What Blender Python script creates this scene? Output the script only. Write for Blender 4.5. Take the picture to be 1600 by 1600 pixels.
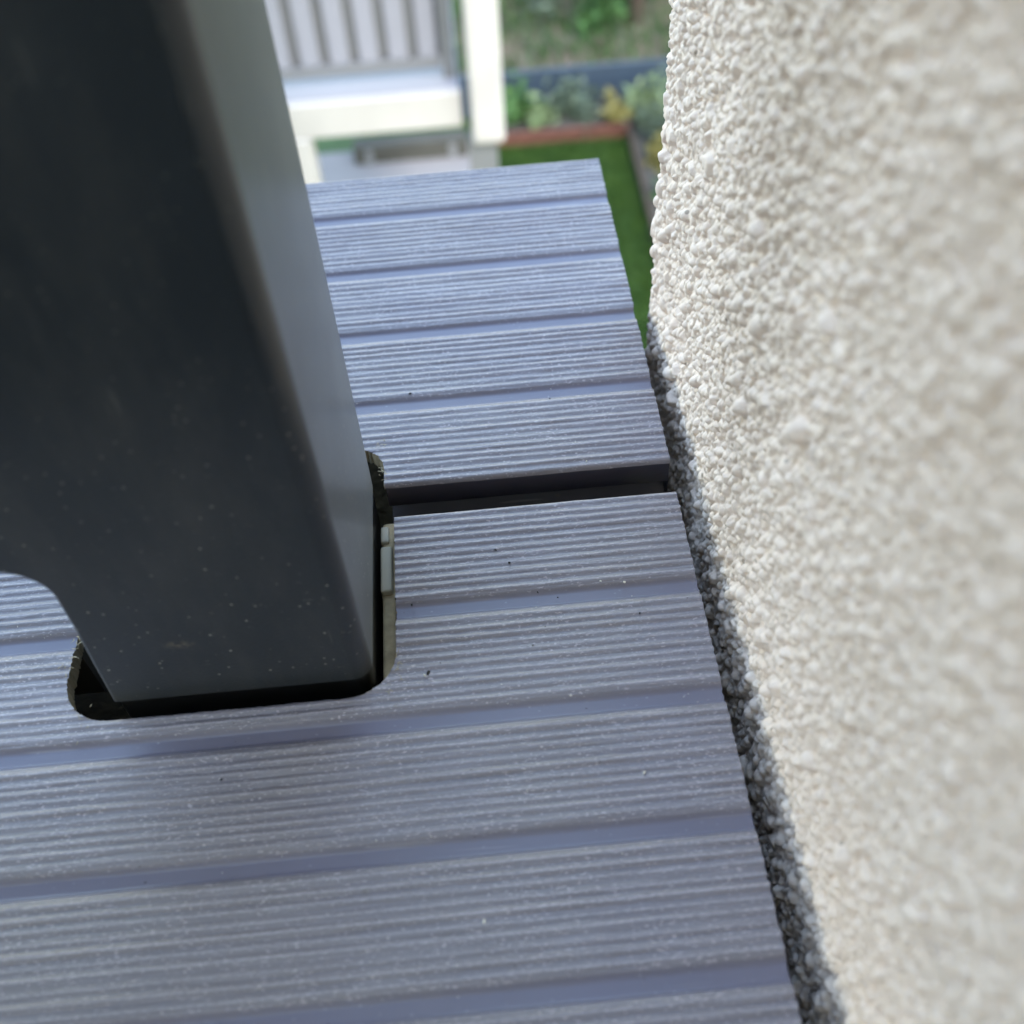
import bpy, bmesh, math, random
import numpy as np
from mathutils import Matrix, Vector
for o in list(bpy.data.objects):
    bpy.data.objects.remove(o)
rng = np.random.default_rng(7)
random.seed(7)
sc = bpy.context.scene
C = sc.collection
MM = 0.001

# ------------------------------------------------------------------ camera
cam_d = bpy.data.cameras.new('camera'); cam = bpy.data.objects.new('camera', cam_d); C.objects.link(cam)
cam.matrix_world = Matrix(((0.99564894, 0.09143347, -0.01797501, -0.0462740),
                           (-0.08206953, 0.76906737, -0.63387694, -0.1713312),
                           (-0.04413357, 0.63259411, 0.77322501, 0.2058782),
                           (0, 0, 0, 1)))
cam_d.sensor_fit = 'HORIZONTAL'; cam_d.sensor_width = 36.0
cam_d.lens = 36.0 * 1671.74 / 1600.0
cam_d.clip_start = 0.005; cam_d.clip_end = 2000.0
cam_d.dof.use_dof = True
cam_d.dof.focus_distance = 0.264
cam_d.dof.aperture_fstop = 37.6 / 3.2
sc.camera = cam

# ------------------------------------------------------------------ sky, sun, exposure
SUN_EL = math.radians(50.0); SUN_AZ = math.radians(20.0)
SUN_DIR = Vector((math.sin(SUN_AZ) * math.cos(SUN_EL), -math.cos(SUN_AZ) * math.cos(SUN_EL), math.sin(SUN_EL)))  # towards the sun
world = bpy.data.worlds.new('World'); sc.world = world; world.use_nodes = True
wn = world.node_tree.nodes; wl = world.node_tree.links
bg = wn['Background']; bg.inputs['Strength'].default_value = 0.15
sky = wn.new('ShaderNodeTexSky'); sky.sky_type = 'NISHITA'; sky.sun_disc = False
sky.sun_elevation = SUN_EL
sky.sun_rotation = math.atan2(SUN_DIR.x, SUN_DIR.y)
sky.air_density = 2.1; sky.dust_density = 1.0; sky.ozone_density = 0.0
wl.new(sky.outputs[0], bg.inputs['Color'])
sun_d = bpy.data.lights.new('sun', 'SUN'); sun = bpy.data.objects.new('sun', sun_d); C.objects.link(sun)
sun_d.energy = 0.8; sun_d.angle = math.radians(10.0); sun_d.color = (1.0, 0.95, 0.86)
sun.rotation_euler = SUN_DIR.to_track_quat('Z', 'Y').to_euler()
sun.location = SUN_DIR * 20
sc.view_settings.view_transform = 'Standard'; sc.view_settings.look = 'None'
sc.view_settings.exposure = 2.62; sc.view_settings.gamma = 1.0
sc.view_settings.use_curve_mapping = False
sc.render.engine = 'CYCLES'
sc.cycles.max_bounces = 8; sc.cycles.use_denoising = True

# ------------------------------------------------------------------ material helpers
class NT:
    def __init__(s, name):
        s.m = bpy.data.materials.new(name); s.m.use_nodes = True
        s.n = s.m.node_tree.nodes; s.l = s.m.node_tree.links
        s.b = s.n['Principled BSDF']
        s.tc = s.n.new('ShaderNodeTexCoord')
    def new(s, t, **kw):
        k = s.n.new(t)
        for a, v in kw.items(): setattr(k, a, v)
        return k
    def link(s, a, b): s.l.new(a, b)
    def mapping(s, scale):
        k = s.new('ShaderNodeMapping'); k.inputs['Scale'].default_value = scale
        s.link(s.tc.outputs['Object'], k.inputs['Vector']); return k.outputs[0]
    def noise(s, scale, vec=None, detail=3, rough=0.5):
        k = s.new('ShaderNodeTexNoise'); k.inputs['Scale'].default_value = scale
        k.inputs['Detail'].default_value = detail; k.inputs['Roughness'].default_value = rough
        s.link(vec if vec is not None else s.tc.outputs['Object'], k.inputs['Vector']); return k.outputs['Fac']
    def voronoi(s, scale, vec=None, out='Distance', rand=1.0):
        k = s.new('ShaderNodeTexVoronoi'); k.inputs['Scale'].default_value = scale
        k.inputs['Randomness'].default_value = rand
        s.link(vec if vec is not None else s.tc.outputs['Object'], k.inputs['Vector']); return k.outputs[out]
    def ramp(s, fac, stops):
        k = s.new('ShaderNodeValToRGB'); e = k.color_ramp.elements
        while len(e) < len(stops): e.new(0.5)
        for i, (p, c) in enumerate(stops):
            e[i].position = p; e[i].color = (c, c, c, 1) if isinstance(c, (int, float)) else (*c, 1)
        s.link(fac, k.inputs['Fac']); return k.outputs['Color']
    def mix(s, fac, a, b):
        k = s.new('ShaderNodeMix', data_type='RGBA')
        for v, i in ((fac, 0), (a, 6), (b, 7)):
            if isinstance(v, (int, float)): k.inputs[i].default_value = v
            elif isinstance(v, tuple): k.inputs[i].default_value = (*v, 1)
            else: s.link(v, k.inputs[i])
        return k.outputs[2]
    def math(s, op, a, b):
        k = s.new('ShaderNodeMath', operation=op)
        for i, v in enumerate((a, b)):
            if isinstance(v, (int, float)): k.inputs[i].default_value = v
            else: s.link(v, k.inputs[i])
        return k.outputs[0]
    def bump(s, h, dist, strength=1.0, prev=None):
        k = s.new('ShaderNodeBump'); k.inputs['Distance'].default_value = dist; k.inputs['Strength'].default_value = strength
        s.link(h, k.inputs['Height'])
        if prev is not None: s.link(prev, k.inputs['Normal'])
        return k.outputs[0]
    def attr(s, name):
        k = s.new('ShaderNodeAttribute'); k.attribute_name = name; return k.outputs['Fac']
    def set(s, **kw):
        for a, v in kw.items():
            i = s.b.inputs[a.replace('_', ' ')]
            if isinstance(v, (int, float)): i.default_value = v
            elif isinstance(v, tuple): i.default_value = (*v, 1)
            else: s.link(v, i)
        return s.m

def mat_plain(name, col, rough=0.6, var=0.15, scale=8.0, spec=0.5, bump=None):
    t = NT(name)
    f = t.noise(scale, detail=5)
    lo = tuple(c * (1 - var) for c in col); hi = tuple(min(1, c * (1 + var)) for c in col)
    t.set(Base_Color=t.mix(f, lo, hi), Roughness=rough, Specular_IOR_Level=spec)
    if bump:
        t.set(Normal=t.bump(t.noise(bump[0], detail=4), bump[1]))
    return t.m

def deck_material():
    t = NT('grey_composite')
    g = t.attr('groove')                                     # 1 in the smooth unbrushed grooves
    streak = t.noise(1.0, t.mapping((45, 1500, 300)), detail=4, rough=0.6)
    fine = t.noise(1.0, t.mapping((700, 2600, 900)), detail=3, rough=0.65)
    blotch = t.noise(28, detail=3)
    fleck = t.ramp(t.noise(1.0, t.mapping((900, 2400, 900)), detail=1), ((0.60, 0.0), (0.72, 1.0)))
    fleck2 = t.ramp(t.voronoi(1.0, t.mapping((380, 560, 500))), ((0.05, 1.0), (0.17, 0.0)))
    fleck2 = t.math('MULTIPLY', fleck2, t.ramp(t.noise(120, detail=3), ((0.42, 0.1), (0.62, 1.0))))
    fleck = t.math('MULTIPLY', fleck, t.ramp(t.noise(75, detail=3), ((0.36, 0.25), (0.62, 1.0))))
    base = t.mix(t.ramp(streak, ((0.3, 0.0), (0.7, 1.0))), (0.132, 0.119, 0.150), (0.215, 0.197, 0.240))
    base = t.mix(t.math('MULTIPLY', t.ramp(blotch, ((0.35, 0.0), (0.7, 1.0))), 0.35), base, (0.215, 0.192, 0.205))
    base = t.mix(t.math('MULTIPLY', fleck, 0.60), base, (0.56, 0.50, 0.55))
    base = t.mix(t.math('MULTIPLY', fleck2, 0.55), base, (0.62, 0.56, 0.58))
    crest_hl = t.math('MULTIPLY', t.attr('crest'), t.ramp(fine, ((0.35, 0.15), (0.62, 1.0))))   # highlight lines painted pale on the brushed rib crests
    base = t.mix(t.math('MULTIPLY', crest_hl, 0.6), base, (0.54, 0.505, 0.57))
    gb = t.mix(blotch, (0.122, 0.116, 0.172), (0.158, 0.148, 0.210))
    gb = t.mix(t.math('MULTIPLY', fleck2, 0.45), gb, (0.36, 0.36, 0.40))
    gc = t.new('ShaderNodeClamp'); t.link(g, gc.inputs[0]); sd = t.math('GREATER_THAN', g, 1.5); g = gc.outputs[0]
    gb = t.mix(sd, gb, (0.040, 0.036, 0.060))                # unbrushed sides, shade of the gap painted into the colour
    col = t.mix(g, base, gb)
    big = t.ramp(t.noise(9, detail=4, rough=0.6), ((0.35, 0.0), (0.68, 1.0)))
    col = t.mix(t.math('MULTIPLY', big, 0.22), col, (0.215, 0.195, 0.185))      # film of dust
    rot = t.new('ShaderNodeMapping'); rot.inputs['Rotation'].default_value = (0, 0, 0.35); rot.inputs['Scale'].default_value = (28, 700, 1)
    t.link(t.tc.outputs['Object'], rot.inputs['Vector'])
    scr = t.ramp(t.noise(1.0, rot.outputs[0], detail=1), ((0.70, 0.0), (0.735, 1.0)))
    col = t.mix(t.math('MULTIPLY', scr, 0.16), col, (0.42, 0.40, 0.42))
    spot = t.ramp(t.voronoi(1.0, t.mapping((60, 75, 60))), ((0.03, 1.0), (0.07, 0.0)))
    col = t.mix(t.math('MULTIPLY', spot, t.ramp(t.noise(30, detail=2), ((0.5, 0.0), (0.6, 0.6)))), col, (0.10, 0.085, 0.075))
    h = t.math('ADD', t.math('MULTIPLY', fine, 0.7), t.math('MULTIPLY', streak, 0.6))
    inv = t.math('SUBTRACT', 1.0, t.math('MULTIPLY', g, 0.85))
    h = t.math('MULTIPLY', h, inv)
    rough = t.mix(g, 0.46, 0.34) if False else t.math('SUBTRACT', 0.42, t.math('MULTIPLY', g, 0.08))
    return t.set(Base_Color=col, Roughness=rough, Specular_IOR_Level=0.5, Normal=t.bump(h, 0.00028, 0.8))

def cut_material():
    t = NT('raw_cut_composite')
    f = t.noise(1.0, t.mapping((900, 900, 500)), detail=4)
    return t.set(Base_Color=t.mix(f, (0.20, 0.165, 0.115), (0.42, 0.36, 0.27)), Roughness=0.85,
                 Normal=t.bump(f, 0.0003, 0.8))

def post_material():
    t = NT('anthracite_powder_coat')
    sm = t.noise(30, detail=4)
    dust = t.ramp(t.voronoi(330), ((0.06, 1.0), (0.13, 0.0)))
    keep = t.ramp(t.noise(60, detail=2), ((0.36, 0.15), (0.58, 1.0)))
    dust2 = t.ramp(t.noise(1.0, t.mapping((500, 500, 900)), detail=2), ((0.68, 0.0), (0.78, 1.0)))
    d = t.math('MULTIPLY', t.math('ADD', dust, t.math('MULTIPLY', dust2, 0.25)), keep)
    low = t.new('ShaderNodeSeparateXYZ'); t.link(t.tc.outputs['Object'], low.inputs[0])
    lo = t.new('ShaderNodeMapRange'); lo.inputs[1].default_value = 0.12; lo.inputs[2].default_value = 0.02
    t.link(low.outputs[2], lo.inputs[0])
    d = t.math('MULTIPLY', d, t.math('ADD', t.math('MULTIPLY', lo.outputs[0], 0.7), 0.15))   # dust gathers towards the foot
    base = t.mix(sm, (0.009, 0.013, 0.018), (0.016, 0.021, 0.029))
    col = t.mix(t.math('MULTIPLY', d, 0.85), base, (0.40, 0.38, 0.34))
    film = t.math('MULTIPLY', t.ramp(t.noise(1.0, t.mapping((70, 70, 22)), detail=5, rough=0.7), ((0.45, 0.0), (0.75, 1.0))), 0.10)
    col = t.mix(film, col, (0.22, 0.20, 0.18))
    scuff = t.ramp(t.noise(1.0, t.mapping((420, 420, 60)), detail=2), ((0.70, 0.0), (0.76, 1.0)))
    col = t.mix(t.math('MULTIPLY', t.math('MULTIPLY', scuff, keep), 0.12), col, (0.30, 0.29, 0.27))
    sp = t.new('ShaderNodeVectorMath', operation='DISTANCE'); sp.inputs[1].default_value = (-0.1130, -0.0472, 0.0215)
    wv = t.mapping((1, 1, 1.9)); sp.inputs[1].default_value = (-0.1130, -0.0472, 0.0215 * 1.9); t.link(wv, sp.inputs[0])
    smear = t.math('MULTIPLY', t.ramp(sp.outputs['Value'], ((0.0005, 1.0), (0.0032, 0.0))), t.ramp(t.noise(900, detail=3), ((0.42, 0.0), (0.6, 1.0))))
    col = t.mix(t.math('MULTIPLY', smear, 0.6), col, (0.20, 0.16, 0.11))
    orange = t.noise(1400, detail=2)
    r = t.math('ADD', 0.27, t.math('MULTIPLY', sm, 0.16))
    return t.set(Base_Color=col, Roughness=r, Specular_IOR_Level=0.5, Sheen_Weight=0.18, Sheen_Roughness=0.45, Sheen_Tint=(0.88, 0.86, 0.90), Normal=t.bump(orange, 0.00004, 0.8))

def stucco_material():
    t = NT('cream_stucco')
    a = t.noise(700, detail=2); b = t.noise(14, detail=4); gr = t.voronoi(620, out='Color')
    sep = t.new('ShaderNodeSeparateColor'); t.link(gr, sep.inputs[0])
    base = t.mix(a, (0.670, 0.562, 0.510), (0.825, 0.702, 0.645))
    base = t.mix(t.math('MULTIPLY', sep.outputs[0], 0.35), base, (0.86, 0.745, 0.69))
    base = t.mix(t.math('MULTIPLY', t.ramp(b, ((0.4, 0.0), (0.75, 1.0))), 0.35), base, (0.72, 0.590, 0.515))
    spk = t.ramp(t.voronoi(120), ((0.055, 1.0), (0.085, 0.0)))
    base = t.mix(t.math('MULTIPLY', spk, 0.65), base, (0.20, 0.16, 0.13))
    h = t.noise(1900, detail=4, rough=0.7)
    return t.set(Base_Color=base, Roughness=0.78, Specular_IOR_Level=0.35, Normal=t.bump(h, 0.00025, 0.9))

M = {}
M['deck'] = deck_material(); M['cut'] = cut_material(); M['post'] = post_material(); M['stucco'] = stucco_material()
M['web'] = mat_plain('dark_composite_core', (0.050, 0.042, 0.036), 0.8, 0.2, 60)
M['foot'] = mat_plain('black_foot', (0.006, 0.006, 0.007), 0.3, 0.3, 200)
M['plaster'] = mat_plain('smooth_plaster', (0.66, 0.615, 0.56), 0.85, 0.08, 20, 0.3, (650, 0.0015))
M['slab_shade'] = mat_plain('shaded_slab', (0.007, 0.007, 0.007), 0.9, 0.25, 15, 0.3, (200, 0.001))  # slab made near black: the darkness under the boards is in its colour
M['joist'] = mat_plain('black_joist', (0.012, 0.012, 0.012), 0.6, 0.2, 30)
M['reflection_strip'] = mat_plain('tan_reflection', (0.42, 0.33, 0.21), 0.85, 0.5, 260, 0.3, (900, 0.0003))
M['clip'] = mat_plain('ivory_reflection', (0.42, 0.37, 0.29), 0.55, 0.05, 60)  # pale tone of the added reflection pieces
M['grit_dark'] = mat_plain('dark_grit', (0.02, 0.018, 0.016), 0.9, 0.3, 900)
M['grit_light'] = mat_plain('pale_grit', (0.62, 0.58, 0.52), 0.9, 0.2, 900)

# ------------------------------------------------------------------ object helpers
def tag(o, label=None, cat=None, group=None, kind=None):
    if label: o['label'] = label
    if cat: o['category'] = cat
    if group: o['group'] = group
    if kind: o['kind'] = kind
    return o
def empty(name, loc=(0, 0, 0)):
    o = bpy.data.objects.new(name, None); o.location = loc; C.objects.link(o); return o
def np_mesh(name, verts, quads, mat, parent=None, smooth=True, attrs=None):
    verts = np.asarray(verts, np.float32); quads = np.asarray(quads, np.int32)
    me = bpy.data.meshes.new(name); n = len(quads); k = quads.shape[1]
    me.vertices.add(len(verts)); me.vertices.foreach_set('co', verts.ravel())
    me.loops.add(n * k); me.loops.foreach_set('vertex_index', quads.ravel())
    me.polygons.add(n); me.polygons.foreach_set('loop_start', np.arange(0, n * k, k, dtype=np.int32))
    me.polygons.foreach_set('use_smooth', np.full(n, smooth))
    for an, av in (attrs or {}).items():
        a = me.attributes.new(an, 'FLOAT', 'POINT'); a.data.foreach_set('value', np.asarray(av, np.float32))
    me.update(calc_edges=True); me.validate()
    if mat: me.materials.append(mat)
    o = bpy.data.objects.new(name, me); C.objects.link(o)
    if parent: o.parent = parent
    return o
def bm_obj(name, bm, mat, parent=None, smooth=False, recalc=True):
    if recalc: bmesh.ops.recalc_face_normals(bm, faces=bm.faces)
    me = bpy.data.meshes.new(name); bm.to_mesh(me); bm.free(); me.materials.append(mat)
    if smooth:
        for p in me.polygons: p.use_smooth = True
    o = bpy.data.objects.new(name, me); C.objects.link(o)
    if parent: o.parent = parent
    return o
def add_box(bm, lo, hi, bevel=0.0, seg=2):
    r = bmesh.ops.create_cube(bm, size=1.0)
    vs = r['verts']; lo = Vector(lo); hi = Vector(hi)
    for v in vs:
        v.co = Vector(((lo[i] + hi[i]) / 2 + v.co[i] * (hi[i] - lo[i])) for i in range(3))
    if bevel > 0:
        es = list({e for v in vs for e in v.link_edges})
        bmesh.ops.bevel(bm, geom=es, offset=bevel, segments=seg, profile=0.5, affect='EDGES')
def box(name, lo, hi, mat, parent=None, bevel=0.0, seg=2, smooth=False):
    bm = bmesh.new(); add_box(bm, lo, hi, bevel, seg); return bm_obj(name, bm, mat, parent, smooth)
def smooth1(a, n, axis):
    k = np.ones(n) / n
    return np.apply_along_axis(lambda r: np.convolve(np.pad(r, n // 2, mode='edge'), k, 'valid')[:len(r)], axis, a)

# ------------------------------------------------------------------ deck boards
PITCH = 29.0; GRW = 0.2014 * PITCH; E1 = 0.8936 * PITCH; EF = 0.9047 * PITCH; FO = 0.695 * PITCH; GAP = 0.3472 * PITCH
RIB = 2.33; SKIN = 4.6; TH = 22.0

def profile(grooves, lo, hi, dy=0.245):
    """height of the board top over y (mm); grooves = list of (y_low, y_high)"""
    y = np.arange(lo, hi + dy / 2, dy); y[-1] = hi
    z = np.zeros_like(y); gm = np.zeros_like(y); cr = np.zeros_like(y)
    edges = sorted([lo] + [v for g in grooves for v in g] + [hi])
    for a, b in zip(edges[::2], edges[1::2]):                  # the brushed strips
        n = max(3, round((b - a) / RIB)); P = (b - a) / n
        m = (y >= a) & (y <= b)
        ph = (y[m] - a) / P; k = np.clip(ph.astype(int), 0, n - 1)
        amp = rng.uniform(0.28, 0.54, n)[k]
        skew = rng.uniform(-0.10, 0.10, n)[k]
        f = ph - k; f = np.clip(f + skew * np.sin(np.pi * f), 0, 1)
        z[m] = amp * np.sin(np.pi * f) ** 1.4 - 0.42; cr[m] = np.sin(np.pi * f) ** 11 * rng.uniform(0.45, 1.0, n)[k]
    for a, b in grooves:
        m = (y >= a) & (y <= b); t = np.minimum(y[m] - a, b - y[m]) / 1.75
        t = np.clip(t, 0, 1); t = t * t * (3 - 2 * t)
        z[m] = -0.42 - 1.05 * t; gm[m] = np.clip(t * 1.6, 0, 1)
    for e in (lo, hi):                                          # rounded long edges
        d = np.abs(y - e); m = d < 1.0; z[m] -= 1.0 - np.sqrt(np.clip(1 - (1 - d[m]) ** 2, 0, 1))
    return y, z, gm, cr

def notch_sd(x, y, nx0, nx1, ny0, ny1, r):
    cx, cy = (nx0 + nx1) / 2, (ny0 + ny1) / 2
    qx = np.abs(x - cx) - (nx1 - nx0) / 2 + r; qy = np.abs(y - cy) - (ny1 - ny0) / 2 + r
    return np.hypot(np.maximum(qx, 0), np.maximum(qy, 0)) + np.minimum(np.maximum(qx, qy), 0) - r

def xcols(x_left, fine_left, right, dx=0.5):
    f = np.arange(fine_left, right + dx / 2, dx); f[-1] = right
    c = np.linspace(x_left, fine_left, 40)[:-1]
    return np.concatenate([c, f])

def deck_board(label, grooves, lo, hi, cols, notch=None, endwave=0.12):
    y, z, gm, cr = profile(grooves, lo, hi)
    nx, ny = len(cols), len(y)
    X, Y = np.meshgrid(cols, y); Z = np.repeat(z[:, None], nx, 1); G = np.repeat(gm[:, None], nx, 1)
    # brushed unevenness: long soft waves, short fibre tears
    w1 = smooth1(smooth1(rng.normal(0, 1, (ny, nx)), 41, 1), 5, 0); w1 *= 0.035 / w1.std()
    w2 = smooth1(smooth1(rng.normal(0, 1, (ny, nx)), 7, 1), 3, 0); w2 *= 0.028 / w2.std()
    Z = Z + (w1 + w2) * (1 - 0.9 * G)
    # saw-cut right end, a little wavy
    jag = smooth1(rng.normal(0, 1, (1, ny)), 5, 1)[0]; jag *= endwave / jag.std()
    k = np.clip((X - (cols[-1] - 4)) / 4, 0, 1)
    X = X + k * (jag[:, None]) * 0.6
    V = np.stack([X, Y, Z], -1).reshape(-1, 3); idx = np.arange(nx * ny).reshape(ny, nx)
    Q = np.stack([idx[:-1, :-1], idx[:-1, 1:], idx[1:, 1:], idx[1:, :-1]], -1).reshape(-1, 4)
    g = G.ravel(); crest = np.repeat(cr[:, None], nx, 1).ravel()
    wallV = wallQ = None
    if notch is not None:
        a = notch
        sd = notch_sd(V[:, 0], V[:, 1], *a); e = 0.05
        gx = (notch_sd(V[:, 0] + e, V[:, 1], *a) - sd) / e; gy = (notch_sd(V[:, 0], V[:, 1] + e, *a) - sd) / e
        nb = (np.abs(sd) < 0.36)
        rag = smooth1(rng.normal(0, 1, (ny, nx)), 3, 1).ravel(); rag = np.abs(rag) * 0.26
        V[nb, 0] -= (sd[nb] - rag[nb] * 0.8) * gx[nb]; V[nb, 1] -= (sd[nb] - rag[nb] * 0.8) * gy[nb]
        ok = (sd >= 0) | nb
        Q = Q[ok[Q].all(1)]
        # boundary edges of the cut -> raw cut wall
        ed = np.concatenate([Q[:, [0, 1]], Q[:, [1, 2]], Q[:, [2, 3]], Q[:, [3, 0]]])
        key = np.sort(ed, 1); key = key[:, 0].astype(np.int64) * (nx * ny) + key[:, 1]
        u, inv, cnt = np.unique(key, return_inverse=True, return_counts=True)
        be = ed[cnt[inv] == 1]; be = be[nb[be].all(1)]
        uq, inv2 = np.unique(be, return_inverse=True); inv2 = inv2.reshape(be.shape)
        top = V[uq].copy(); top[:, 2] -= 0.02
        lev = [top]
        for dz, j in ((0.5, .05), (2.0, .1), (SKIN, .35)):
            l = V[uq].copy(); l[:, 2] = -dz - 0.3 + rng.normal(0, j * 0.6, len(uq)); l[:, :2] += rng.normal(0, 0.06, (len(uq), 2)); lev.append(l)
        n = len(uq); wallV = np.concatenate(lev)
        wallQ = np.concatenate([np.stack([inv2[:, 1] + i * n, inv2[:, 0] + i * n, inv2[:, 0] + (i + 1) * n, inv2[:, 1] + (i + 1) * n], -1) for i in range(3)])
    # side faces, ends and underside
    verts = [V]; quads = [Q]; gs = [g]; off = len(V)
    def skirt(ring, depth, keep=None, inward=0):
        nonlocal off
        r = np.asarray(ring); top = V[r].copy(); b = top.copy(); b[:, 2] = -depth
        n = len(r); i = np.arange(n - 1)
        q = np.stack([i, i + 1, i + 1 + n, i + n], -1)
        if keep is not None: q = q[keep[:-1] & keep[1:]]
        if inward == 0:
            lv = [top, b]
        else:
            lv = [top]
            for dz, dy_ in ((8.4, 0), (9.2, inward * .8), (9.4, inward * 6), (15.0, inward * 6), (15.2, 0), (depth, 0)):
                l = top.copy(); l[:, 1] += dy_; l[:, 2] = -dz; lv.append(l)
        verts.append(np.concatenate(lv))
        for k in range(len(lv) - 1): quads.append(q + off + k * n)
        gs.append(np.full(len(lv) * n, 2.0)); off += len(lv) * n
    def kmask(r):
        if notch is None: return None
        return notch_sd(cols, np.full(nx, V[r[0], 1]), *notch) >= -0.01
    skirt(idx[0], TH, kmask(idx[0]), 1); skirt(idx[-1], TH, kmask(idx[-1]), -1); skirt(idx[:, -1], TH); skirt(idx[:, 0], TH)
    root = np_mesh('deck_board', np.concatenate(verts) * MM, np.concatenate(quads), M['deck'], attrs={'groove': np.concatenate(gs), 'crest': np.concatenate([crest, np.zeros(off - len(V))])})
    tag(root, label, 'deck board', 'composite boards of the balcony floor')
    if wallV is not None:
        np_mesh('cut_edge', wallV * MM, wallQ, M['cut'], root)
    # webs and bottom skin of the hollow section, stopping at the notch
    spans = [(cols[0], cols[-1] - 0.3)] if notch is None else None
    yc = [lo + 1.2] + [(a + b) / 2 for a, b in grooves] + [hi - 1.2]
    for c in yc[1:-1]:
        segs = [(cols[0], cols[-1] - 0.4)]
        if notch is not None and notch[2] - 1 < c < notch[3] + 1:
            segs = [(cols[0], notch[0] - 0.2), (notch[1] + 0.2, cols[-1] - 0.4)]
        for a, b in segs:
            box('web', (a * MM, (c - 1.4) * MM, -(TH - 0.6) * MM), (b * MM, (c + 1.4) * MM, -2.2 * MM), M['web'], root)
    return root

near_lo = -(E1 + 3 * PITCH + GRW + EF)
gn = [(-(E1 + k * PITCH) - GRW, -(E1 + k * PITCH)) for k in range(4)]
NOTCH_N = (-145.0, -71.0, -50.7, 40.0, 11.0)
near = deck_board('ribbed grey composite deck board in front, notched round the post foot', gn, near_lo, 0.0,
                  xcols(-620, -185, 0.0), NOTCH_N)
fg4 = GAP + EF
gf = [(fg4 + k * PITCH, fg4 + k * PITCH + GRW) for k in range(4)]
far_hi = fg4 + 3 * PITCH + GRW + FO
NOTCH_F = (-143.0, -73.4, -30.0, 23.6, 8.0)
far = deck_board('ribbed grey composite deck board beyond the dark gap, outermost over the lawn', gf, GAP, far_hi,
                 xcols(-620, -150, 0.4), NOTCH_F)

# ------------------------------------------------------------------ balcony structure below the boards
def joist(x0, x1, y0, y1, label):
    r = empty('deck_joist', (0, 0, 0))
    box('top_flange', (x0, y0, -0.0252), (x1, y1, -0.0226), M['joist'], r)
    for x in (x0 + 0.0005, x1 - 0.0030):
        box('side_wall', (x, y0 + 0.001, -0.0595), (x + 0.0025, y1 - 0.001, -0.0254), M['joist'], r)
    tag(r, label, 'joist')
joist(-0.050, -0.010, -0.60, 0.135, 'black joist under the board ends beside the stucco wall')
joist(-0.330, -0.290, -0.60, 0.135, 'black joist under the boards left of the post')
slab = box('balcony_slab', (-1.6, -1.58, -0.20), (-0.006, 0.120, -0.0602), M['slab_shade'], bevel=0.003)
tag(slab, kind='structure')

# ------------------------------------------------------------------ railing
rail = empty('balcony_railing', (-0.103, -0.017, -0.06))
def to_local(o): o.matrix_parent_inverse = Matrix.Translation(-Vector(rail.location))
XR, XL, YF, YB = -76.0, -131.2, -47.2, 13.4
def prism(name, pts, y0, y1, mat, parent, bev=0.0, seg=3):
    bm = bmesh.new()
    vs = [bm.verts.new((x * MM, y0 * MM, z * MM)) for x, z in pts]
    f = bm.faces.new(vs)
    r = bmesh.ops.extrude_face_region(bm, geom=[f])
    nv = [v for v in r['geom'] if isinstance(v, bmesh.types.BMVert)]
    for v in nv: v.co.y = y1 * MM
    bmesh.ops.recalc_face_normals(bm, faces=bm.faces)
    if bev:
        es = [e for e in bm.edges if all(abs(v.co.y - y0 * MM) < 1e-6 and v.co.x < (XR - 4.3) * MM for v in e.verts)]
        bmesh.ops.bevel(bm, geom=es, offset=bev * MM, segments=seg, profile=0.5, affect='EDGES')
    return bm_obj(name, bm, mat, parent)
# tube section with rounded corners, one continuous post
def tube(name, x0, x1, y0, y1, z0, z1, r, mat, parent, rfr=None):
    pts = []
    for cx, cy, a0, rr in ((x1, y1, 0, r), (x0, y1, 90, r), (x0, y0, 180, 0.9), (x1, y0, 270, rfr or r)):
        sx = -1 if cx == x1 else 1; sy = -1 if cy == y1 else 1
        for k in range(9):
            a = math.radians(a0 + k * 90 / 8)
            pts.append((cx + sx * rr + rr * math.cos(a), cy + sy * rr + rr * math.sin(a)))
    zs = [z0, z1]; n = len(pts)
    V = [(x * MM, y * MM, z * MM) for z in zs for x, y in pts]
    bm = bmesh.new(); vv = [bm.verts.new(v) for v in V]
    for i in range(n): bm.faces.new((vv[i], vv[(i + 1) % n], vv[n + (i + 1) % n], vv[n + i]))
    bm.faces.new(vv[n:]); bm.faces.new(vv[:n][::-1])
    o = bm_obj(name, bm, mat, parent)
    for p in o.data.polygons: p.use_smooth = len(p.vertices) == 4
    try: o.data.set_sharp_from_angle(angle=math.radians(40))
    except Exception: pass
    return o
post = tube('post', XL, XR, YF, YB, 1.4, 1050.0, 5.0, M['post'], rail, 4.2); to_local(post)
foot = tube('foot', XL - 1.0, XR - 0.25, YF + 0.35, YB - 0.3, -59.0, 1.3, 4.6, M['foot'], rail, 4.0); to_local(foot)  # near-black lower section of the post
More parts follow.
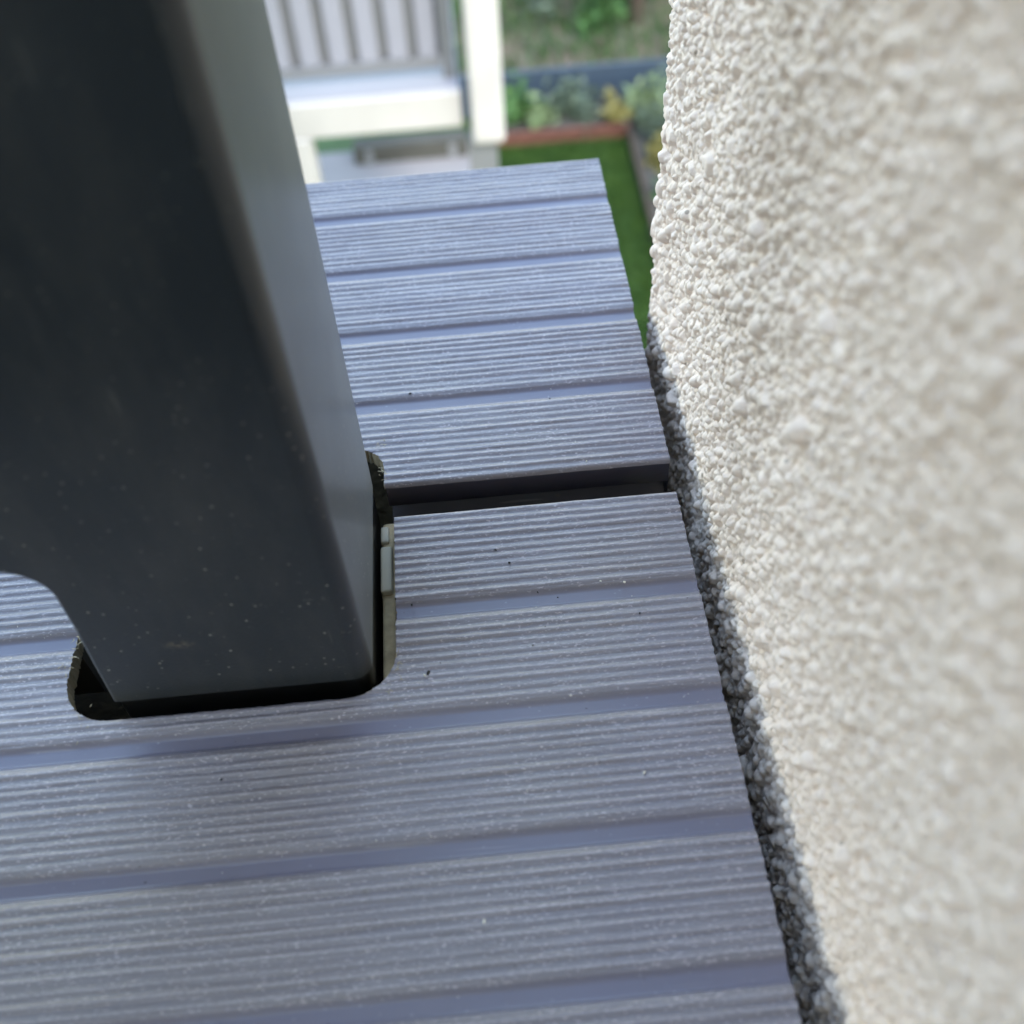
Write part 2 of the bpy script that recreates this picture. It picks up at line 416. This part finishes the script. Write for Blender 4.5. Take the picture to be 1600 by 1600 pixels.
# bottom rail panel with the fillet that runs into the post
pts = [(XR - 4.2, 1040.0), (-620.0, 1040.0), (-620.0, 50.5)]
for k in range(17):
    a = math.radians(90 - k * 90 / 16); r = 9.5
    pts.append((XL - r + r * math.cos(a), 50.5 - r + r * math.sin(a)))
pts += [(XL - 0.25, 30.0), (XL - 1.2, 15.0), (XL - 1.9, 1.4), (XR - 4.2, 1.4)]
panel = prism('panel', pts, YF - 0.012, YF + 6.0, M['post'], rail, 0.8, 3); to_local(panel)
pk = box('reflection_strip', (-0.0750, -0.0455, -0.040), (-0.0711, 0.004, -0.0075), M['reflection_strip'], rail, 0.0012, 3, True); to_local(pk)  # added strip imitating the tan cut edge mirrored in the post side
cl = box('reflection_piece', (-0.0752, -0.0190, -0.030), (-0.0722, -0.0050, -0.0058), M['clip'], rail, 0.0007, 3, True); to_local(cl)  # added pale pieces, part of the same imitated reflection
cl = box('reflection_piece', (-0.0752, -0.0032, -0.030), (-0.0730, 0.0020, -0.0066), M['clip'], rail, 0.0006, 3, True); to_local(cl)
tag(rail, 'anthracite powder-coated railing with post standing in the deck notch', 'railing')

# ------------------------------------------------------------------ stucco wall
wall = empty('stucco_wall', (0.15, -0.7, -3.0))
def wl_local(o): o.matrix_parent_inverse = Matrix.Translation(-Vector(wall.location))
def wall_patch():
    # plan line of the render: straight face, slight bead at the corner, then round to the far face
    ctrl = [(8.9, -165.0), (8.4, -110), (7.7, -60), (7.4, -20), (7.4, 15), (6.9, 40), (6.0, 58), (5.3, 68)]
    p = [np.array(c, float) for c in ctrl]
    for k in range(1, 13):
        a = math.radians(180 - k * 90 / 12); p.append(np.array((5.3 + 9 + 9 * math.cos(a), 69.0 + 9 * math.sin(a))))
    p += [np.array((20, 78.2)), np.array((30, 78.3))]
    p = np.array(p); d = np.r_[0, np.cumsum(np.hypot(*np.diff(p, axis=0).T))]
    step = 0.245; s = np.arange(0, d[-1], step)
    px = np.interp(s, d, p[:, 0]); py = np.interp(s, d, p[:, 1])
    px = smooth1(px[None], 25, 1)[0]; py = smooth1(py[None], 25, 1)[0]
    tx, ty = np.gradient(px), np.gradient(py); L = np.hypot(tx, ty); nxn, nyn = -ty / L, tx / L
    z = np.arange(-50, 178, step); nu, nv = len(s), len(z)
    H = np.zeros((nv, nu), np.float32)
    # granules
    area = nu * nv * step * step; n = int(area / 0.85)
    gx = rng.uniform(0, nu, n); gy = rng.uniform(0, nv, n)
    ra = rng.lognormal(math.log(0.92), 0.30, n); asp = rng.uniform(0.65, 1.0, n); th = rng.uniform(0, math.pi, n)
    hh = ra * rng.uniform(0.70, 1.0, n); lift = rng.uniform(-0.55, 0.32, n)
    edge = np.flatnonzero((gx * step > 222) & (gx * step < 246) & (rng.random(n) < 0.035))   # bigger lumps along the corner
    ra[edge] *= rng.uniform(1.4, 2.2, len(edge)); hh[edge] = ra[edge] * 0.55; lift[edge] = 0.25
    facet = rng.random(n) < 0.6; tilt = rng.uniform(-1, 1, n)
    fang = np.sort(rng.uniform(0, 2 * math.pi, (n, 5)), 1) * 0.5 + np.arange(5)[None] * (math.pi * 0.2) ; fdir = [[(math.cos(q), math.sin(q)) for q in f * 1.0] for f in fang]
    R = 10; o = np.arange(-R, R + 1); OX, OY = np.meshgrid(o, o)
    for i in range(n):
        cx, cy = int(gx[i]), int(gy[i])
        if cx < R or cy < R or cx >= nu - R - 1 or cy >= nv - R - 1: continue
        dx = (OX + cx - gx[i]) * step; dy = (OY + cy - gy[i]) * step
        c, q = math.cos(th[i]), math.sin(th[i])
        a = (dx * c + dy * q) / ra[i]; b = (-dx * q + dy * c) / (ra[i] * asp[i])
        if facet[i]:
            mx = np.maximum.reduce([(a * fc + b * fs) for fc, fs in fdir[i]])
            h = hh[i] * np.minimum(1.5 * (1 - mx), 0.82 - 0.3 * a * tilt[i]); h = np.where((mx < 1) & (a * a + b * b < 1.4), h + lift[i], 0)
        else:
            h = hh[i] * np.sqrt(np.clip(1 - a * a - b * b, 0, None)) + lift[i] * (a * a + b * b < 1)
        v = H[cy - R:cy + R + 1, cx - R:cx + R + 1]
        np.maximum(v, h, out=v)
    Hs = smooth1(smooth1(H, 3, 0), 3, 1)
    w = smooth1(smooth1(rng.normal(0, 1, (nv, nu)), 61, 0), 61, 1); w = w / w.std() * 0.35
    w = smooth1(smooth1(w, 31, 0), 31, 1)
    H = (Hs * 0.6 + H * 0.4) * 1.5 + w - 1.15
    V = np.zeros((nv, nu, 3))
    V[..., 0] = px[None] + nxn[None] * H; V[..., 1] = py[None] + nyn[None] * H
    V[..., 2] = z[:, None]
    idx = np.arange(nu * nv).reshape(nv, nu)
    Q = np.stack([idx[:-1, :-1], idx[:-1, 1:], idx[1:, 1:], idx[1:, :-1]], -1).reshape(-1, 4)[:, ::-1]
    o = np_mesh('stucco_face', V.reshape(-1, 3) * MM, Q, M['stucco'], wall); wl_local(o)
wall_patch()
# the rest of the wall: core behind the rendered face, going down to the ground and up to the eaves
for lo, hi in (((0.0115, -1.58, -3.0), (0.34, 0.0760, -0.0505)), ((0.0120, -1.58, -0.0500), (0.34, 0.0755, 0.1770)), ((0.0115, -1.58, 0.1775), (0.34, 0.0760, 6.5))):
    wl_local(box('wall_core', lo, hi, M['plaster'], wall))
wl_local(box('house_front_blocker', (-5.0, -1.90, -3.0), (0.34, -1.582, 6.5), M['plaster'], wall))  # unseen front behind the camera, added to block sky and sun
tag(wall, 'cream grainy stucco wall with rounded corner along the board ends', 'wall')

# ------------------------------------------------------------------ garden far below
def mat_foliage(name, lo, hi, scale=14.0):
    t = NT(name); f = t.noise(scale, detail=4)
    return t.set(Base_Color=t.mix(t.ramp(f, ((0.3, 0.0), (0.7, 1.0))), lo, hi), Roughness=0.6, Specular_IOR_Level=0.3)
M['lawn'] = mat_foliage('lawn_turf', (0.014, 0.038, 0.006), (0.026, 0.060, 0.010), 5)
M['blade'] = mat_foliage('grass_blades', (0.012, 0.038, 0.005), (0.034, 0.074, 0.010), 6)
M['leaf'] = mat_foliage('green_leaves', (0.018, 0.055, 0.012), (0.042, 0.095, 0.024))
M['leaf_grey'] = mat_foliage('grey_green_leaves', (0.042, 0.064, 0.048), (0.078, 0.105, 0.080))
M['leaf_pale'] = mat_foliage('pale_green_leaves', (0.070, 0.105, 0.050), (0.120, 0.160, 0.085))
M['leaf_yellow'] = mat_foliage('yellow_leaves', (0.10, 0.095, 0.03), (0.17, 0.15, 0.05))
M['soil'] = mat_plain('bed_soil', (0.045, 0.045, 0.042), 0.95, 0.4, 9, 0.2)
M['corten'] = mat_plain('rusty_steel', (0.082, 0.034, 0.026), 0.8, 0.35, 12, 0.3)
M['navy'] = mat_plain('dark_blue_stain', (0.016, 0.030, 0.055), 0.6, 0.3, 6)
M['white'] = mat_plain('white_paint', (0.33, 0.32, 0.325), 0.5, 0.14, 8)
M['wshade'] = mat_plain('shaded_white_paint', (0.185, 0.190, 0.235), 0.5, 0.05, 8)  # white paint with its bluish shade put into the colour
M['dgrey'] = mat_plain('mid_grey_paint', (0.115, 0.12, 0.135), 0.5, 0.1, 8)
M['paving'] = mat_plain('grey_paving', (0.145, 0.135, 0.14), 0.85, 0.15, 4)
M['bark'] = mat_plain('dark_bark', (0.040, 0.030, 0.024), 0.9, 0.4, 40, 0.3, (60, 0.006))
def bank_material():
    t = NT('rough_meadow')
    a = t.noise(2.2, detail=6, rough=0.65); b = t.noise(9, detail=5)
    c = t.mix(t.ramp(b, ((0.35, 0.0), (0.65, 1.0))), (0.016, 0.024, 0.010), (0.034, 0.037, 0.022))
    return t.set(Base_Color=t.mix(t.ramp(a, ((0.42, 0.0), (0.58, 1.0))), c, (0.098, 0.080, 0.066)), Roughness=0.95, Specular_IOR_Level=0.2)
M['bank'] = bank_material()
GZ = -3.0
def grid_obj(name, x0, x1, y0, y1, nx, ny, zf, mat):
    X, Y = np.meshgrid(np.linspace(x0, x1, nx), np.linspace(y0, y1, ny)); Z = zf(X, Y)
    i = np.arange(nx * ny).reshape(ny, nx)
    q = np.stack([i[:-1, :-1], i[:-1, 1:], i[1:, 1:], i[1:, :-1]], -1).reshape(-1, 4)
    return np_mesh(name, np.stack([X, Y, Z], -1).reshape(-1, 3), q, mat)
tag(grid_obj('ground', -400, 400, -400, 400, 41, 41, lambda x, y: 0 * x + GZ, M['lawn']), kind='structure')
def bank_z(x, y):
    return GZ + 0.02 + np.clip(y - 5.34, 0, 4) * 0.16 + 0.05 * np.sin(3.1 * x + 1.3 * y) * np.clip(y - 5.4, 0, 1) + 0.03 * np.sin(7 * x - 5 * y) * np.clip(y - 5.4, 0, 1)
tag(grid_obj('meadow_bank', -6, 8, 5.335, 16, 90, 80, bank_z, M['bank']), kind='structure')
def blades(name, n, x0, x1, y0, y1, zf, h, w, mats, label):
    x = rng.uniform(x0, x1, n); y = rng.uniform(y0, y1, n); z = zf(x, y)
    a = rng.uniform(0, 2 * math.pi, n); hh = h * rng.uniform(0.5, 1.3, n); le = rng.uniform(0.1, 0.8, n) * hh
    b = rng.uniform(0, 2 * math.pi, n)
    p0 = np.stack([x - w * np.cos(a), y - w * np.sin(a), z - 0.004], -1); p1 = np.stack([x + w * np.cos(a), y + w * np.sin(a), z - 0.004], -1)
    p2 = np.stack([x + le * np.cos(b), y + le * np.sin(b), z + hh], -1)
    V = np.stack([p0, p1, p2], 1).reshape(-1, 3)
    o = np_mesh(name, V, np.arange(3 * n).reshape(-1, 3), mats[0], smooth=False)
    for m in mats[1:]: o.data.materials.append(m)
    if len(mats) > 1: o.data.polygons.foreach_set('material_index', rng.choice(len(mats), n, p=[0.7] + [0.3 / (len(mats) - 1)] * (len(mats) - 1)).astype(np.int32))
    return tag(o, label, 'grass', kind='stuff')
blades('lawn_grass', 34000, 0.05, 0.84, 2.6, 4.96, lambda x, y: 0 * x + GZ, 0.035, 0.003, [M['blade']], 'short green lawn grass below the balcony')
blades('meadow_weeds', 7000, -0.4, 2.2, 5.45, 7.6, bank_z, 0.08, 0.007, [M['leaf'], M['leaf_grey'], M['leaf_pale']], 'patchy weeds growing on the bare bank behind the border')
tag(box('terrace', (-2.4, 3.15, GZ + 0.004), (0.03, 5.02, GZ + 0.035), M['paving'], bevel=0.004), kind='structure')
bed = box('planting_bed', (0.035, 5.004, GZ - 0.05), (1.9, 5.296, GZ + 0.06), M['soil'], bevel=0.01); tag(bed, kind='structure')
bed = box('planting_bed', (0.876, 3.1, GZ - 0.05), (1.9, 5.000, GZ + 0.05), M['soil'], bevel=0.01); tag(bed, kind='structure')

def strip(name, a, b, h, t, mat, label, cat):
    a, b = Vector(a), Vector(b); d = (b - a); L = d.length; ang = math.atan2(d.y, d.x)
    r = empty(name, (a.x, a.y, GZ)); r.rotation_euler.z = ang
    box('face_plate', (0, -t / 2, -0.05), (L, t / 2, h - 0.0), mat, r, 0.001)
    box('top_lip', (0, -t * 2.2, h + 0.0005), (L, t * 2.2, h + 0.006), mat, r, 0.001)
    n = int(L / 0.45) + 1
    for k in range(n):
        box('stake', (0.05 + k * 0.44, t / 2 + 0.001, -0.05), (0.08 + k * 0.44, t / 2 + 0.012, h - 0.02), mat, r)
    return tag(r, label, cat)
strip('garden_edging', (0.04, 4.992, 0), (0.872, 4.985, 0), 0.070, 0.008, M['corten'], 'rust-brown steel edging between the lawn and the planted border', 'edging')
strip('garden_edging', (0.866, 4.976, 0), (0.846, 3.2, 0), 0.06, 0.006, M['bark'], 'low brown edging along the side of the lawn toward the stucco wall', 'edging')
nb = empty('border_board', (0.8, 5.315, GZ))
for z0, z1 in ((0.0, 0.118), (0.122, 0.245)):
    box('plank', (-1.4, -0.012, z0), (1.4, 0.012, z1), M['navy'], nb, 0.003)
for x in (-1.35, -0.45, 0.45, 1.35):
    box('post', (x - 0.02, 0.013, -0.02), (x + 0.02, 0.05, 0.225), M['navy'], nb, 0.002)
tag(nb, 'dark blue plank border behind the garden plants', 'border board')

def plant(x, y, r, h, n, mat, label, zb=GZ + 0.05, spike=False, group='plants in the garden border'):
    root = empty('garden_plant', (x, y, zb))
    dirs = [Vector((random.gauss(0, 1), random.gauss(0, 1), abs(random.gauss(0, 1)))).normalized() * random.uniform(.6, 1.15) for _ in range(9)]
    n = int(n * .55); V = []; F = []
    for i in range(n):
        if spike:
            a = random.uniform(0, 2 * math.pi); t = random.uniform(0.1, 0.9)
            base = Vector((random.gauss(0, r * .15), random.gauss(0, r * .15), 0)); tip = base + Vector((math.cos(a) * r * t, math.sin(a) * r * t, h * random.uniform(.6, 1.1)))
            side = Vector((-math.sin(a), math.cos(a), 0)) * 0.006; mid = (base * .45 + tip * .55) + Vector((0, 0, h * .12))
        else:
            u = random.choice(dirs); u = [c + random.gauss(0, .28) for c in u]; L = 1; k = random.uniform(.3, 1.1)
            c = Vector((u[0] / L * r * k, u[1] / L * r * k, u[2] / L * h * k + 0.01))
            d = Vector((random.gauss(0, 1), random.gauss(0, 1), random.gauss(0.3, .7))).normalized(); s = random.uniform(0.016, 0.045)
            base = c - d * s; tip = c + d * s; side = d.cross(Vector((random.gauss(0, 1), random.gauss(0, 1), random.gauss(0, 1)))).normalized() * s * 0.45; mid = c + Vector((0, 0, s * .2))
        j = len(V); V += [base, mid + side, tip, mid - side]; F.append((j, j + 1, j + 2, j + 3))
    me_o = np_mesh('leaves', [tuple(v) for v in V], F, mat, root, smooth=False)
    for i in range(3):
        a = i * 2.1 + random.uniform(0, 1); bm = bmesh.new(); m = bmesh.ops.create_cone(bm, segments=5, radius1=0.004, radius2=0.002, depth=h * .6, cap_ends=True)
        bmesh.ops.transform(bm, matrix=Matrix.Translation((math.cos(a) * r * .3, math.sin(a) * r * .3, h * .28)) @ Matrix.Rotation(.5, 4, Vector((-math.sin(a), math.cos(a), 0))), verts=m['verts'])
        bm_obj('stem', bm, M['bark'], root)
    return tag(root, label, 'plant', group)
plant(0.295, 5.15, 0.11, 0.17, 520, M['leaf'], 'bright green leafy plant beside the white porch post')
plant(0.40, 5.08, 0.075, 0.10, 300, M['leaf_pale'], 'small pale green plant right of the bright green one')
plant(0.60, 5.16, 0.13, 0.16, 560, M['leaf_grey'], 'grey-green bushy plant in the middle of the border')
plant(0.80, 5.09, 0.08, 0.11, 300, M['leaf_yellow'], 'small yellowish plant near the end of the steel edging')
plant(1.02, 5.08, 0.15, 0.22, 760, M['leaf_pale'], 'big pale green plant in the corner next to the wall')
plant(0.99, 4.62, 0.075, 0.12, 300, M['leaf_yellow'], 'yellow plant beside the lawn edge next to the wall')
plant(0.98, 4.82, 0.10, 0.16, 480, M['leaf_grey'], 'grey-green plant between the pale corner plant and the yellow one')
plant(1.00, 4.35, 0.10, 0.14, 420, M['leaf'], 'dark green plant at the near end of the lawn edge')
plant(0.14, 5.17, 0.08, 0.12, 320, M['leaf_grey'], 'grey-green plant half hidden behind the white porch post')
plant(1.14, 6.35, 0.24, 0.34, 900, M['leaf'], 'green shrub on the bank right of the tree trunk', bank_z(1.14, 6.35), group='shrubs on the bank')
plant(0.86, 6.05, 0.20, 0.24, 800, M['leaf'], 'green shrub on the bank left of the tree trunk', bank_z(0.86, 6.05), group='shrubs on the bank')
plant(0.45, 6.30, 0.22, 0.20, 800, M['leaf_grey'], 'low grey-green shrub on the bank above the border', bank_z(0.45, 6.30), group='shrubs on the bank')

# young tree on the bank
tree = empty('tree', (1.06, 6.02, float(bank_z(1.06, 6.02)) - 0.02))
def limb(bm, p0, p1, r0, r1, seg=8):
    p0, p1 = Vector(p0), Vector(p1); d = p1 - p0
    m = bmesh.ops.create_cone(bm, segments=seg, radius1=r0, radius2=r1, depth=d.length, cap_ends=True)
    bmesh.ops.transform(bm, matrix=Matrix.Translation((p0 + p1) / 2) @ d.to_track_quat('Z', 'Y').to_matrix().to_4x4(), verts=m['verts'])
bm = bmesh.new()
limb(bm, (0, 0, 0), (0.02, 0.03, 1.0), 0.050, 0.040); limb(bm, (0.02, 0.03, 0.98), (0.0, 0.06, 2.0), 0.040, 0.026)
for k in range(7):
    a = k * 2.4; z = 1.1 + k * 0.13
    limb(bm, (0.01, 0.04, z), (math.cos(a) * .7, math.sin(a) * .7, z + .6), 0.018, 0.005, 6)
bm_obj('trunk', bm, M['bark'], tree)
V = []; F = []
cl_ = [Vector((random.gauss(0, .45), random.gauss(0, .45), random.uniform(1.3, 2.7))) for _ in range(26)]
for i in range(5200):
    c = random.choice(cl_) + Vector((random.gauss(0, .15), random.gauss(0, .15), random.gauss(0, .13)))
    d = Vector((random.gauss(0, 1), random.gauss(0, 1), random.gauss(0, .6))).normalized() * 0.035; s = d.orthogonal().normalized() * 0.014
    j = len(V); V += [tuple(c - d), tuple(c + s), tuple(c + d), tuple(c - s)]; F.append((j, j + 1, j + 2, j + 3))
np_mesh('crown', V, F, M['leaf'], tree, smooth=False)
tag(tree, 'young tree with a thin dark trunk on the bank', 'tree')

# white porch of the house below
porch = empty('white_porch', (-0.6, 3.4, GZ))
def pp(name, lo, hi, mat, bev=0.003, parent=None):
    o = box(name, [a - b for a, b in zip(lo, porch.location)], [a - b for a, b in zip(hi, porch.location)], mat, parent or porch, bev); return o
pp('corner_post', (0.000, 2.935, -1.712), (0.104, 3.045, -0.35), M['white'], 0.014)
pp('pillar', (-0.014, 2.965, -2.99), (0.078, 3.040, -1.713), M['dgrey'], 0.004)
pp('fascia', (-1.75, 2.992, -1.672), (-0.028, 3.022, -1.556), M['white'])
pp('floor', (-1.75, 3.023, -1.640), (-0.030, 4.10, -1.556), M['wshade'])
pp('back_panel', (-1.75, 3.128, -1.500), (-0.075, 3.140, -0.60), M['dgrey'])
pp('bottom_rail', (-1.75, 3.090, -1.522), (-0.075, 3.127, -1.490), M['dgrey'])
pp('top_rail', (-1.75, 3.080, -0.598), (0.0, 3.150, -0.555), M['white'])
pp('end_stile', (-0.074, 3.085, -1.556), (-0.036, 3.145, -0.60), M['dgrey'])
for k in range(17):
    x = -0.118 - k * 0.0925
    pp('slat', (x - 0.029, 3.103, -1.489), (x + 0.029, 3.1275, -0.60), M['wshade'], 0.002)
pp('column', (-0.640, 2.985, -2.99), (-0.520, 3.060, -1.673), M['white'], 0.006)
tag(porch, 'white painted porch with slatted parapet standing in the garden below', 'porch')

sl = empty('shadow_strip', (-0.30, 4.93, GZ + 0.035))  # dark strip added to stand for a shadow line behind the paving
box('beam', (-0.30, -0.05, 0), (0.30, 0.05, 0.10), M['soil'], sl, 0.008)
for x in (-0.22, 0.22): box('bracket', (x - 0.02, -0.056, 0.0), (x + 0.02, -0.051, 0.08), M['dgrey'], sl)
tag(sl, 'dark strip added as the shadow line at the back of the terrace', 'shadow line')

# ------------------------------------------------------------------ grit lying on the deck
def grit(name, pts, mat, label):
    bm = bmesh.new()
    for x, y, r in pts:
        m = bmesh.ops.create_icosphere(bm, subdivisions=1, radius=r * MM)
        rot = Matrix.Rotation(random.uniform(0, 6.28), 4, Vector((random.random(), random.random(), random.random() + .01)).normalized())
        bmesh.ops.transform(bm, matrix=Matrix.Translation((x * MM, y * MM, (r * .5 - .05) * MM)) @ rot @ Matrix.Diagonal((1.3, .8, .6, 1)), verts=m['verts'])
        for v in m['verts']: v.co += Vector((random.gauss(0, 1), random.gauss(0, 1), random.gauss(0, 1))) * r * MM * .12
    return tag(bm_obj(name, bm, mat), label, 'grit', kind='stuff')
dark = [(-46.5, -14.0, .42), (-43.4, -18.2, .34), (-33.0, -29.5, .22), (-67.0, -27.8, .45), (-37.5, -27.5, .26), (-63.8, -46.5, .5), (-14.8, -36.0, .25), (-28, 36, .2), (-66, 42.6, .4), (-40, -41.8, .22), (-30, -59, .18), (-108, -67.5, .3), (-121, -88, .25)]
dark += [(random.uniform(-165, -2), random.uniform(-120, -2), random.uniform(.08, .17)) for _ in range(40)]
pale = [(-17.0, -27.0, .45), (-22.5, -26, .3), (-64.6, -47, .32), (-33, -55.5, .25), (-20, -75, .35), (-55, -102, .4), (-21, 12, .3)]
pale += [(random.uniform(-165, -2), random.uniform(-125, 60), random.uniform(.06, .15)) for _ in range(140)]
def swarf(n):
    V = []; F = []
    spots = [(-146.0, -36.0), (-144.8, -30), (-140, -50.5), (-70.6, -44), (-72.5, -50), (-74, 24), (-72.9, 14)]
    for i in range(n):
        x, y = random.choice(spots); x += random.gauss(0, .7); y += random.gauss(0, 1.6); a = random.uniform(0, 6.28); L = random.uniform(.5, 1.6); w = random.uniform(.05, .12)
        d = Vector((math.cos(a), math.sin(a), 0)); sd = Vector((-d.y, d.x, 0)) * w; j = len(V)
        for k in range(4):
            p = Vector((x, y, 0.12)) + d * L * k / 3 + Vector((0, 0, .25 * math.sin(k))) + sd * 2 * math.sin(k * 1.3)
            V += [tuple((p + sd) * MM), tuple((p - sd) * MM)]
        for k in range(3): F.append((j + 2 * k, j + 2 * k + 1, j + 2 * k + 3, j + 2 * k + 2))
    tag(np_mesh('sawdust_curls', V, F, M['cut'], smooth=False), 'pale torn fibres along the sawn edges of the notch', 'sawdust', kind='stuff')
swarf(46)
free = lambda p: not (-146 < p[0] < -70 and -53 < p[1] < 25) and not (-1 < p[1] < 11)
grit('dark_grit', [p for p in dark if free(p)], M['grit_dark'], 'dark dirt crumbs scattered over the ribbed boards')
grit('pale_grit', [p for p in pale if free(p)], M['grit_light'], 'pale sawdust crumbs scattered over the ribbed boards')
